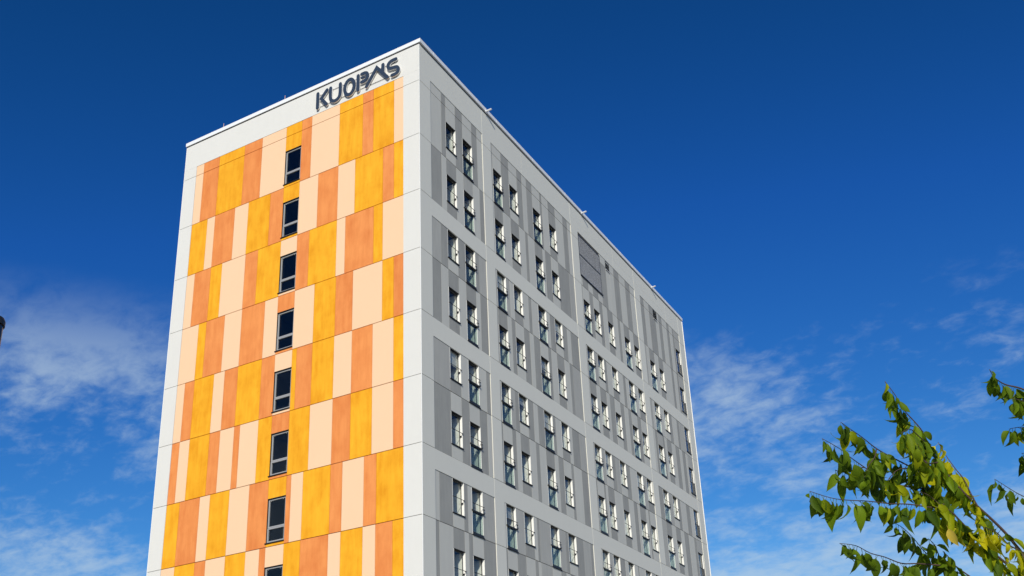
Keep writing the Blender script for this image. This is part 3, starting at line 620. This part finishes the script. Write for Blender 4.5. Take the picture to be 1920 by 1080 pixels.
def leaf_geo(bm, curl, fold, wid, mtx=None, mi=0):
    """pointed oval leaf, base at the origin, tip towards +x, petiole included; unit length"""
    prof = [(0.0, 0.0), (0.10, 0.55), (0.25, 0.92), (0.42, 1.0), (0.60, 0.82), (0.77, 0.48), (0.90, 0.16), (1.0, 0.0)]
    rows = []
    for t, k in prof:
        a = curl*t*t; x = 0.16 + math.sin(curl*t)/max(curl, 1e-3)*0.84 if curl else 0.16+t*.84
        z = -(1-math.cos(curl*t))/max(curl, 1e-3)*0.84 if curl else 0
        hw = wid*k*0.5; wav = 0.012*math.sin(t*19)
        rows.append([Vector((x, s_*hw, z + fold*hw + (wav*s_ if s_ else 0))) if s_ else Vector((x, 0, z)) for s_ in (-1, 0, 1)])
    P = lambda q: bm.verts.new(mtx @ q if mtx else q)
    vs_ = [[P(q) for q in r_] if 0 < i < len(rows)-1 else [P(r_[1])] for i, r_ in enumerate(rows)]
    faces = []
    for i in range(len(vs_)-1):
        A, C_ = vs_[i], vs_[i+1]
        if len(A) == 1: faces += [(A[0], C_[0], C_[1]), (A[0], C_[1], C_[2])]
        elif len(C_) == 1: faces += [(A[0], C_[0], A[1]), (A[1], C_[0], A[2])]
        else: faces += [(A[0], C_[0], C_[1], A[1]), (A[1], C_[1], C_[2], A[2])]
    w_ = 0.008
    st = [P(q) for q in (Vector((0, -w_, 0)), Vector((0, w_, 0)), Vector((0.16, w_, 0)), Vector((0.16, -w_, 0)), Vector((0, 0, -2*w_)), Vector((0.16, 0, -2*w_)))]
    faces += [(st[0], st[3], st[2], st[1]), (st[0], st[4], st[5], st[3]), (st[1], st[2], st[5], st[4])]
    for f_ in faces:
        q = bm.faces.new(f_); q.material_index = mi; q.smooth = True
LEAF = {}
LEAF_SHAPE = ((0.7, 0.50, 0.37), (1.2, 0.70, 0.34), (1.7, 0.5, 0.34), (0.4, 0.85, 0.31), (2.1, 0.6, 0.33))
for mi in range(4):
    for v_, (cu, fo, wi) in enumerate(LEAF_SHAPE):
        bm = bmesh.new(); leaf_geo(bm, cu, fo, wi); LEAF[mi, v_] = to_mesh(bm, 'leaf', LM[mi])
tree = empty('cherry_tree', (22.35, -26.1, 0))
tag(tree, 'young leafy tree with drooping green and yellowing leaves at the lower right', 'tree')
TL = Vector((22.35, -26.1, 0))
bm = bmesh.new(); tube(bm, [(0, 0, 0), (0.02, -0.02, 0.6), (-0.05, 0.0, 1.3), (-0.12, -0.05, 1.9), (-0.25, -0.1, 2.3)], [0.075, 0.062, 0.055, 0.05, 0.04], 12)
obj('trunk', bm, bark, tree, smooth=True)
rl = random.Random(21)
def leaf_matrix(pos, length, droop_bias=1.0):
    d = Vector((rl.gauss(-0.12, 0.36), rl.gauss(-0.02, 0.22), -droop_bias+rl.gauss(0, 0.25))).normalized()
    nrm = Vector((rl.gauss(0.2, 0.9), rl.gauss(-0.45, 0.75), rl.gauss(0.6, 0.4)))
    nrm = (nrm - d*nrm.dot(d)).normalized(); side_ = nrm.cross(d).normalized()
    m_ = Matrix((d, side_, nrm)).transposed().to_4x4(); m_ = Matrix.Translation(pos) @ m_ @ Matrix.Scale(length, 4)
    return m_
SPACING = 0.0185
LEAVES = []
for kind, ylw, pts in TREE:
    P = [Vector(p)-TL+Vector((-0.012, 0, 0.03)) for p in pts]
    big = kind == 'limb'
    if big: P = [Vector((-0.25, -0.1, 2.3)) if pts[0][2] < 2.6 else Vector((-0.18, -0.07, 2.1))] + P
    P3 = [Vector(q) for q in P]; sm = []
    n_ = len(P3)
    for i in range(n_-1):
        p0, p1, p2, p3 = P3[max(i-1, 0)], P3[i], P3[i+1], P3[min(i+2, n_-1)]
        for k in range(4):
            t = k/4; sm.append(0.5*((2*p1)+(p2-p0)*t+(2*p0-5*p1+4*p2-p3)*t*t+(3*p1-p0-3*p2+p3)*t**3))
    sm.append(P3[-1])
    r0, r1 = (0.0085, 0.0015) if big else (0.0036, 0.0012)
    bm = bmesh.new(); tube(bm, sm, [r0+(r1-r0)*(i/(len(sm)-1))**0.8 for i in range(len(sm))], 6)
    br = obj('branch', bm, bark, tree, smooth=True)
    # leaves alternate along the outer part of the shoot
    total = sum((sm[i+1]-sm[i]).length for i in range(len(sm)-1)); s_pos = total*(0.30 if big else 0.08); acc = 0
    for i in range(len(sm)-1):
        seg = (sm[i+1]-sm[i]).length
        while s_pos <= acc+seg:
            q = sm[i].lerp(sm[i+1], (s_pos-acc)/seg); fr_ = s_pos/total
            ln = rl.choice((0.08, 0.10, 0.115, 0.13))*rl.uniform(0.85, 1.15)*(1.0-0.12*max(0, fr_-0.8)/0.2)
            yv = (ylw*1.5*(1.25-fr_)**1.5 if big else ylw) + rl.gauss(0, 0.16); mi = 0 if yv < 0.32 else (1 if yv < 0.68 else 2)
            LEAVES.append((br, mi, rl.randrange(5), leaf_matrix(q, ln), ln)); s_pos += SPACING*rl.uniform(0.65, 1.35)*(0.62 if big and fr_ > 0.72 else 1)
            if fr_ > 0.97: break
        acc += seg
    LEAVES.append((br, 0 if ylw < 0.4 else 1, 1, leaf_matrix(sm[-1], 0.07, 0.35), 0.07))
# the leaves that show largest in the picture are objects, the others one joined part
def leaf_size(l):
    v = TL + l[3].translation - CAM; zz = v.dot(fwd)
    sx, sy = PPX + FPX*v.dot(r2)/zz, PPY - FPX*v.dot(u2)/zz
    return l[4]/v.length if -20 < sx < 1935 and -20 < sy < 1085 else -1
LEAVES.sort(key=leaf_size, reverse=True)
bm = bmesh.new()
for i, (br, mi, v_, mw, ln) in enumerate(LEAVES):
    if i < 298:
        o = bpy.data.objects.new('leaf', LEAF[mi, v_]); link(o, br); o.matrix_basis = mw
    else: leaf_geo(bm, *LEAF_SHAPE[v_], mw, mi)
o = obj('leaves_beyond', bm, LM, tree); o['kind'] = 'stuff'
# one golden leaf among the green ones
o = bpy.data.objects.new('leaf', LEAF[3, 0]); link(o, tree); o['label'] = 'single golden yellow leaf'
GOLD = (21.317, -27.696, 2.694)
o.matrix_basis = Matrix.Translation(Vector(GOLD)-TL) @ Matrix(((0.25, 0.95, -0.2), (0.1, -0.2, -0.97), (-0.96, 0.22, -0.15))).to_4x4() @ Matrix.Scale(0.10, 4)
# the rest of the crown, beyond the right edge of the picture
bm = bmesh.new(); bw = bmesh.new()
for k in range(26):
    a = rl.uniform(-0.5, 1.9); e = rl.uniform(0.25, 1.2); ln = rl.uniform(0.7, 1.5)
    d = Vector((math.cos(a)*math.cos(e), math.sin(a)*math.cos(e), math.sin(e)))
    st = Vector((-0.05+0.1*rl.random(), 0, rl.uniform(1.5, 2.2))); pp = [st + d*ln*t + Vector((0, 0, -0.12*t*t)) for t in (0, .25, .5, .75, 1)]
    tube(bw, pp, [0.012, 0.009, 0.006, 0.004, 0.002], 6)
    for j in range(34):
        q = st.lerp(pp[-1], rl.uniform(0.25, 1.0)) + Vector((rl.gauss(0, .07), rl.gauss(0, .07), rl.gauss(0, .05)))
        leaf_geo(bm, rl.uniform(0.3, 1.6), rl.uniform(0.3, 0.7), 0.43, leaf_matrix(q, rl.uniform(0.075, 0.11)), rl.choice((0, 0, 1, 1, 2)))
o = obj('crown', bm, LM, tree); o['kind'] = 'stuff'
o = obj('crown_twigs', bw, bark, tree); o['kind'] = 'stuff'
